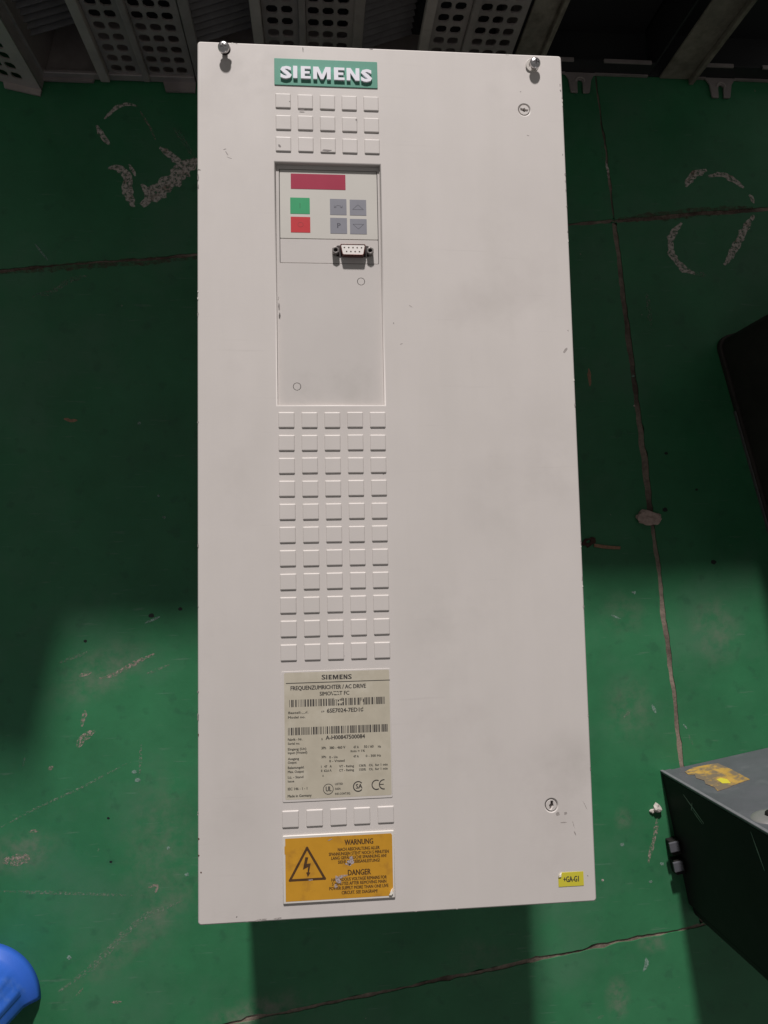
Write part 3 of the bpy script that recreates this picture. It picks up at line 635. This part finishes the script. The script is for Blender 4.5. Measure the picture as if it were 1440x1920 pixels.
# wear on the cover
def sliver(u, v, lpx, wpx, ang, m, z=.06, j=.25):
    x, y = P(u, v); extr('scuff_mark', [blob(x, y, lpx / 2.76 / 2, wpx / 2.76 / 2, 10, j, math.radians(ang))], CZ + .01, CZ + z, M[m], cover)
for q in ((425, 287, 9, 2, -60, 'scuff_soft'), (421, 280, 6, 2, 20, 'scuff_soft'), (431, 296, 10, 1.5, -20, 'scuff_soft'), (373, 318, 8, 2, -20, 'scuff'), (371.5, 333, 3, 14, 0, 'scuff'), (372, 350, 2, 10, 0, 'scuff_soft'), (738, 606, 3, 1.6, -60, 'scuff'),
          (568, 93, 2, 10, 3, 'scuff'), (770, 574, 10, 1.2, -35, 'scuff_soft'), (990, 254, 7, 1.4, -20, 'scuff_soft'), (976, 172, 3, 2, 0, 'scuff_soft'), (444, 1719, 3, 2, 60, 'scuff'), (490, 1725, 22, 4, 4, 'scuff_soft'), (520, 1722, 14, 3, 4, 'scuff_soft'),
          (372, 1378, 2, 4, 0, 'chip_rust'), (372.5, 1573, 3, 3, 0, 'chip_rust'), (372.5, 1604, 3, 3, 0, 'chip_rust'), (377, 1636, 3, 3, 40, 'chip_rust'), (1046, 1526, 8, 7, 60, 'scuff_soft'), (1060, 1525, 6, 6, 0, 'scuff_soft'), (1057, 1542, 12, 2, 0, 'scuff_soft'),
          (1078, 1562, 8, 2, -65, 'scuff_soft'), (1075, 1545, 14, 1, -75, 'scuff_soft'), (1102, 1642, 3, 1.5, -60, 'scuff'), (1097, 1510, 18, 1, -65, 'scuff_soft'), (523, 574, 3, 12, 0, 'scuff'), (522, 560, 2.5, 8, 0, 'scuff_soft'), (719, 889, 4, 1.5, 10, 'scuff'),
          (1050, 160, 2, 8, 0, 'scuff_soft'), (1051, 170, 3, 5, 20, 'scuff'), (1055, 290, 2, 4, 0, 'scuff_soft'), (1060, 340, 2, 5, 0, 'scuff_soft'), (1065, 620, 2, 4, 0, 'scuff_soft'), (1075, 712, 4, 7, 0, 'plate_white'), (752, 645, 6, 1.5, 20, 'scuff_soft'), (1060, 657, 12, 5, 50, 'scuff_soft'),
          (645, 1230, 4, 1.5, 0, 'scuff_soft'), (660, 1100, 3, 1.2, 30, 'scuff_soft')):
    sliver(*q)
for i in range(34):
    e = random.random(); tq = random.uniform(.02, .98)
    if e < .4: u, v, lw = 371.3, 77 + tq * 1655, (random.uniform(1.5, 3), random.uniform(3, 9))
    elif e < .8: u, v, lw = 1051 + tq * 67 - .6, 105 + tq * 1585, (random.uniform(1.5, 3), random.uniform(3, 9))
    elif e < .9: u, v, lw = 370 + tq * 682, 78.5 + tq * 28, (random.uniform(3, 9), random.uniform(1.2, 2.4))
    else: u, v, lw = 371 + tq * 748, 1734 - tq * 46, (random.uniform(3, 9), random.uniform(1.2, 2.4))
    sliver(u, v, lw[0], lw[1], random.uniform(-8, 8), random.choice(('scuff_soft', 'scuff_soft', 'scuff', 'plate_white')))
for q in ((524, 273, 5, 7, 20), (613, 282, 20, 4, -2), (566, 205, 10, 2, 0), (543, 190, 3, 2, 0), (668, 224, 4, 3, 30)):
    x, y = P(q[0], q[1], FZ + .0009); extr('pad_smudge', [blob(x, y, q[2] / 5.52, q[3] / 5.52, 9, .3, math.radians(q[4]))], CZ + .725, CZ + .76, M['scuff'], cover)

# ================================================================== ROW OF CHASSIS BEHIND
G = 'chassis standing in the row behind'
def hole(cx, cz, w_, h_):
    c = 2.6; a, b = w_ / 2, h_ / 2
    return [(cx - a + c, cz - b), (cx + a - c, cz - b), (cx + a, cz - b + c), (cx + a, cz + b - c), (cx + a - c, cz + b), (cx - a + c, cz + b), (cx - a, cz + b - c), (cx - a, cz - b + c)]
def perf(name, x0, x1, cols, zb, zt, m, parent, y0=0.0, th=2.0, base=12):
    loops = [rect(x0, base, x1, zt)]; z = zb + 8
    while z < zt - 12:
        for cx in cols: loops.append(hole(cx, z, 11.6, 11.4))
        z += 16.8
    return extr(name, loops, y0, y0 + th, m, parent, mtx=UP)
def vented(loc, label):
    t = thing('vented_chassis', label, 'drive chassis', loc, 0, G)
    Ht = 350; xr = 183.0                                   # local x 0..183, front at y = 0
    bd = box('side_panel', 0, 2.2, 6, 2.5, 420, Ht - 2, M['zinc'], t); box('side_panel', xr - 3.5, 2.2, 6, xr - 1, 420, Ht - 2, M['zinc'], t)
    box('top_cover', 0, -2, Ht - 2, xr - 1, 422, Ht, M['cover'], t); box('back_plate', 0, -1, 2, xr - 1, 422, 5, M['zinc'], t)
    box('shade_core', 14, 70, 6, xr - 6, 400, Ht - 6, M['rack_dark'], t)  # block coloured black to give the inside its darkness
    box('rear_panel', 2, 417, 6, xr - 4, 420, Ht - 3, M['zinc'], t)
    box('post', 0, -3, 4, 11, 2, Ht - 2, M['zinc'], t, .8, 1)
    box('rib', xr - 110, -7, 6, xr - 99, 1.8, Ht - 3, M['zinc_light'], t, 1.5, 2)
    perf('perforated_panel', xr - 98.5, xr - 61, (xr - 88, xr - 72.5), 14, Ht - 3, M['zinc'], t)
    box('rib', xr - 60.6, -5, 6, xr - 53, 1.8, Ht - 3, M['zinc'], t, 1.5, 2)
    perf('perforated_panel', xr - 52.6, xr - 1.2, (xr - 45, xr - 29.5, xr - 14), 14, Ht - 3, M['zinc'], t)
    box('bottom_rail', 0, -2.5, 4, xr - 1, 1.9, 14, M['zinc'], t, .8, 1)
    extr('mounting_lug', [[(xr - 40, 1), (xr - 36, -14), (xr - 2, -14), (xr - 1, 1)]], 2.5, 5, M['zinc'], t)
    extr('mounting_lug', [[(2, 1), (2, -6), (64, -6), (66, 1)]], 2.5, 5, M['zinc'], t)
    sb = bmesh.new(); bmesh.ops.create_cube(sb, size=1)
    for v in sb.verts: v.co = Vector((v.co.x * 72, v.co.y * 6, v.co.z * 2.2)) * .001
    sm = bpy.data.meshes.new('fin'); sb.to_mesh(sm); sb.free(); sm.materials.append(M['slat'])
    z = 52
    while z < Ht - 8:
        f = link('fin', sm, None, t); f.location = ((xr - 146) * .001, .026, z * .001); f.rotation_euler = (.5, .06, .40); z += 9.8
    return t
v0 = vented((-.371, .508, 0), 'grey vented chassis between the tilted perforated cabinet and the drive')
v1 = copy_tree(v0); v1.location = (-.1875, .508, 0); v1['label'] = 'grey vented chassis right behind the maker plate end of the drive, second from left'
v2 = copy_tree(v0); v2.location = (-.007, .507, 0); v2['label'] = 'grey vented chassis behind the top right of the drive, its vents beside a wide post'

# leftmost, taller, turned a little
t = thing('perforated_cabinet', 'pale tilted perforated cabinet at the far top left corner', 'cabinet', (-.366, .491, 0), math.radians(-12))
perf('perforated_panel', -150, 0, [-22 - 15.5 * k for k in range(8)], 12, 412, M['zinc_light'], t, 0, 2.0, 2)
box('side_panel', -2.5, 2.3, 2, 0, 330, 412, M['zinc'], t); box('side_panel', -150, 2.3, 2, -147.5, 330, 412, M['zinc'], t)
box('top_cover', -150, -1, 412.2, 0, 332, 414, M['cover'], t); box('shade_core', -140, 50, 4, -10, 320, 405, M['rack_dark'], t)
box('corner_post', -9, 2.4, 3, -2.6, 12, 411, M['zinc'], t)
extr('mounting_lug', [[(-44, 0), (-41, -7), (0, -7), (0, 0)]], 1, 3.2, M['zinc_light'], t)

# two open chassis with wide posts and slotted lugs
def open_chassis(loc, px0_, px1_, lugx, label):
    t = thing('open_chassis', label, 'open chassis', loc, 0, G)
    box('post', px0_, -2, 1, px1_, 1, 346, M['rusty'], t, .8, 1); box('post_flange', px1_ - 6, -9, 1, px1_, -2.1, 346, M['rusty'], t, .8, 1)
    box('side_panel', -3, 2, 2, -.6, 420, 347, M['rack_dark'], t); box('back_plate', -2, 0, 1, 181, 420, 3, M['rack_dark'], t)  # side panel and plate blackened to read as a dark inside
    box('top_cover', -3, -2, 347.2, 181, 422, 350, M['cover'], t); box('shade_core', 6, 55, 3.2, 178, 400, 345, M['rack_dark'], t)
    box('rear_panel', 0, 417, 3.2, 178, 420, 346, M['zinc'], t)
    fr = box('front_sill', px1_ + .5, .5, 3.2, 181, 3, 24, M['rack_dark'], t)
    for a0, a1 in ((px1_ + 4, px1_ + 40), (px1_ + 78, 176)): box('sill_lip', a0, -1.5, 24.2, a1, 3, 26, M['zinc'], fr)
    box('base_lip', px1_ + 2, -1.6, 1, lugx - 19, .3, 4.5, M['zinc'], t); box('base_lip', lugx + 19, -1.6, 1, 181, .3, 4.5, M['zinc'], t)
    slot = [(lugx - 3.6, -28)] + [(lugx + 3.6 * math.cos(math.radians(180 - 180 * k / 8)), -13 + 3.6 * math.sin(math.radians(180 - 180 * k / 8))) for k in range(9)] + [(lugx + 3.6, -28)]
    out = [(lugx - 24, 0), (lugx - 18, -3), (lugx - 14.5, -9), (lugx - 12, -25), (lugx - 10.5, -26)] + [(lugx - 3.6, -26)] + slot[1:-1] + [(lugx + 3.6, -26), (lugx + 10.5, -26), (lugx + 12, -25), (lugx + 14.5, -9), (lugx + 18, -3), (lugx + 24, 0)]
    lg = extr('mounting_lug', [out], 1.5, 4.2, M['zinc'], t, bev=.4)
    arc = [(lugx + 6.5 * math.cos(math.radians(k * 18)), -12 + 6.5 * math.sin(math.radians(k * 18))) for k in range(11)]
    arc2 = [(lugx + 4.6 * math.cos(math.radians(180 - k * 18)), -12 + 4.6 * math.sin(math.radians(180 - k * 18))) for k in range(11)]
    extr('embossed_arch', [arc + arc2], 4.1, 5.2, M['zinc_light'], lg, bev=.3)
    return t
open_chassis((.187, .538, 0), 3, 38, 93, 'open chassis, inside coloured black as shade, with a slotted lug beside the top right corner of the drive')
open_chassis((.372, .538, 0), 12, 56, 91, 'open chassis, inside coloured black as shade, behind a grubby slanting post at the far top right')

# ================================================================== THINGS AT THE RIGHT
# grey case: lit side up the picture, sides in shade painted black, not grey
g = thing('metal_case', 'blue grey metal case with torn yellow sticker by the lower right corner', 'metal case', (.342, -.315, 0), math.radians(9.5))
Ht = 300
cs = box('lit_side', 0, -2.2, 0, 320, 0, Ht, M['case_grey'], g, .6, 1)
box('shaded_side', -.0, -152, 0, 2.0, -2.4, Ht, M['case_dark'], g, .5, 1)
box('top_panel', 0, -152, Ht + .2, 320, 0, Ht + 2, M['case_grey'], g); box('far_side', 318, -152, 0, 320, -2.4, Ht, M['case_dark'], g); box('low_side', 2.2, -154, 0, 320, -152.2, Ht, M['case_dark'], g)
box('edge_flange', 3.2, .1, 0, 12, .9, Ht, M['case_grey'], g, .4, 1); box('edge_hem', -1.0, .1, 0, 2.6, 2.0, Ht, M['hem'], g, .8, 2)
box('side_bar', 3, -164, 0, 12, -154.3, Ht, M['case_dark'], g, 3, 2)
for zz, yy in ((6, -82), (6, -104)):
    kn = box('latch_knob', -12, yy - 8, zz - 6, -.2, yy + 8, zz + 7, M['case_dark'], g, 1.5, 2); box('latch_cap', -14.5, yy - 3, zz + 7.1, -3, yy + 8, zz + 10, M['case_grey'], kn, 1, 2)
UPB = Matrix(((1, 0, 0, 0), (0, 0, 1, 0), (0, 1, 0, 0), (0, 0, 0, 1)))
extr('torn_sticker', [[(20, 18), (34, 11), (48, 12), (62, 15), (63, 40), (61, 81), (40, 86), (30, 90), (18, 92), (21, 80), (19, 66), (23, 56), (20, 44), (24, 34), (19, 28)]], .1, .5, M['torn'], g, mtx=UPB)
extr('sticker_remnant', [[(34, 62), (40, 60), (43, 68), (40, 80), (33, 76)]], .55, .8, M['tag_yellow'], g, mtx=UPB)
def bolt(x, z):
    o = lathe('dome_washer', [(18, 0), (17, 1.2), (12, 2.2), (5, 2.6), (0, 2.6)], M['steel'], g, 24)
    o.rotation_euler = (-math.pi / 2, 0, 0); o.location = (x * .001, .0003, z * .001)
    s = lathe('bolt_head', [(4.6, 2.4), (4.4, 5), (3, 6.2), (0, 6.4)], M['case_dark'], o, 16)
bolt(22, 178)
def scratch(y0_, z0_, y1_, z1_, wd):
    me = bpy.data.meshes.new('scratch'); b = bmesh.new(); p, q = Vector((y0_, z0_)), Vector((y1_, z1_)); d = (q - p).normalized(); n = Vector((-d.y, d.x)) * wd / 2
    b.faces.new([b.verts.new((-.3 * .001, c.x * .001, c.y * .001)) for c in (p + n * .3, p - n * .3, (p + q) / 2 - n, q - n * .4, q + n * .4, (p + q) / 2 + n)]); b.to_mesh(me); b.free(); link('scratch', me, M['steel'], g)
scratch(-12, 48, -32, 84, 2.2); scratch(-16, 66, -26, 60, 1.6); scratch(-24, 62, -34, 80, 1.6); scratch(-8, 178, -40, 188, 2.0)

# tall black case at the right edge
k = thing('black_case', 'tall black case standing at the right edge of the picture in shadow', 'case', (.437, .198, 0), math.radians(13))
extr('case_body', [rect(2, -330, 260, 0, 14, 5)], 8, 345, M['case_black_and_shade2'], k, bev=3)
extr('base_plate', [rect(0, -335, 264, 3, 16, 5)], 0, 7.8, M['case_black_and_shade2'], k, bev=.8); box('edge_strip', -1.5, -330, 0, -.2, -90, 5, M['slat'], k, .4, 1)
extr('top_band', [rect(.5, -332, 262, 2, 15, 5)], 250, 290, M['case_dark'], k, bev=1)

# ================================================================== BLUE STOOL
st = thing('plastic_stool', 'blue plastic stool, only its rounded foot in the lower left corner', 'stool', (-.4985, -.6055, 0))
def sq(t, a, r):
    """point and normal on a rounded square of half width a, corner radius r, t in 0..1 counter-clockwise from +x side middle"""
    s = a - r; per = [s, r * math.pi / 2, 2 * s, r * math.pi / 2, 2 * s, r * math.pi / 2, 2 * s, r * math.pi / 2, s]; tot = sum(per); d = (t % 1) * tot
    ctr = [(1, 1), (-1, 1), (-1, -1), (1, -1)]; i = 0
    while d > per[i] + 1e-12 and i < 8: d -= per[i]; i += 1
    if i == 0: return (a, d), (1, 0)
    if i % 2 == 1:
        c = ctr[i // 2]; ang = (i // 2) * math.pi / 2 + d / r; return (c[0] * s + r * math.cos(ang), c[1] * s + r * math.sin(ang)), (math.cos(ang), math.sin(ang))
    if i == 2: return (s - d, a), (0, 1)
    if i == 4: return (-a, s - d), (-1, 0)
    if i == 6: return (-s + d, -a), (0, -1)
    return (a, -s + d), (1, 0)
HS = .30
def leg_half(z): # half width (fraction of perimeter) of a corner leg at height z
    f = z / HS
    return .125 if f > .80 else .040 - .008 * min(1, f / .25) + (.093 * max(0, (f - .35) / .45) ** 2.2)
for c in range(4):
    b = bmesh.new(); rowsv = []
    nz, nt_ = 50, 22
    for i in range(nz + 1):
        z = HS * i / nz; a = .138 - .030 * (z / HS); rr = .052 - .012 * (z / HS)
        lip = .009 * (1 if z < .004 else max(0, 1 - (z - .004) / .012))
        hw = leg_half(z); row = []
        for j in range(nt_ + 1):
            s = -hw + 2 * hw * j / nt_; (x, y), n = sq(.125 + .25 * c + s, a, rr)
            groove = .0019 * (1 if (j in (5, 6, 11, 16, 17)) else 0) if .022 < z < .24 else 0
            row.append(b.verts.new((x + n[0] * (lip + groove), y + n[1] * (lip + groove), z)))
        rowsv.append(row)
    for i in range(nz):
        for j in range(nt_): b.faces.new((rowsv[i][j], rowsv[i][j + 1], rowsv[i + 1][j + 1], rowsv[i + 1][j]))
    me = bpy.data.meshes.new('leg'); bmesh.ops.recalc_face_normals(b, faces=b.faces); b.to_mesh(me); b.free()
    for f in me.polygons: f.use_smooth = True
    o = link('leg', me, M['blue'], st); md = o.modifiers.new('thickness', 'SOLIDIFY'); md.thickness = .003; md.offset = -1
extr('seat', [rect(-112, -112, 112, 112, 42, 8), circ(0, 0, 14, 20)], 296, 306, M['blue'], st, bev=3)

# ================================================================== SMALL LITTER
def lump(name, u, v, sx, sy, sz, m, label, cat, rot=0.0, seed=1, sub=3, amp=.28, top=.7):
    p = at(u, v); b = bmesh.new(); bmesh.ops.create_icosphere(b, subdivisions=sub, radius=1); rnd = random.Random(seed)
    from mathutils import noise
    off = Vector((seed * 3.1, seed * 1.7, seed))
    for vt_ in b.verts:
        n = noise.fractal(vt_.co * 1.6 + off, 1.0, 2.0, 4); n2 = noise.cell(vt_.co * 1.3 + off) * .3
        vt_.co = vt_.co * (1 + amp * n + n2 * amp); vt_.co.z = min(vt_.co.z, top + .25 * n)
        vt_.co = Vector((vt_.co.x * sx, vt_.co.y * sy, max(vt_.co.z, -.4) * sz + sz * .4)) * .001
    me = bpy.data.meshes.new(name); b.to_mesh(me); b.free()
    o = link(name, me, m); o.location = (p.x, p.y, 0); o.rotation_euler = (0, 0, rot); return tag(o, label, cat)
lump('mortar_lump', 1215, 972, 14, 8, 6, M['lump'], 'pale pinkish mortar lump lying on the floor joint right of the drive', 'rubble', -.25, 3, 3, .5, .5)
lump('plaster_crumb', 1230, 1514, 5.5, 4.5, 5, M['crumb'], 'white plaster crumb on the floor beside the blue grey case', 'crumb', .9, 5, 2, .5)
lump('plaster_crumb', 1222, 1520, 3, 2.2, 2.4, M['crumb'], 'tiny white crumb touching the larger white plaster crumb', 'crumb', .2, 8, 2, .4)
p0, p1 = at(1113, 1022), at(1162, 1026)
sx_ = (p1 - p0).length * 1000
rs = thing('rusty_strip', 'short rusty metal strip on the floor against the right side of the drive', 'strip', (p0.x, p0.y, 0), math.atan2(p1.y - p0.y, p1.x - p0.x))
extr('strip_blade', [[(0, -2.2), (sx_ * .5, -3.4), (sx_, -2.6), (sx_ + .6, .8), (sx_ * .55, .6), (0, 1.6)]], .4, 2.0, M['rust'], rs, bev=.3)
extr('strip_eye', [blob(-7, 3, 8.5, 5.5, 14, .3, .3), blob(-7, 3.4, 3.2, 1.6, 8, .2, .3)], .2, 1.6, M['rust_dark'], rs, bev=.3)
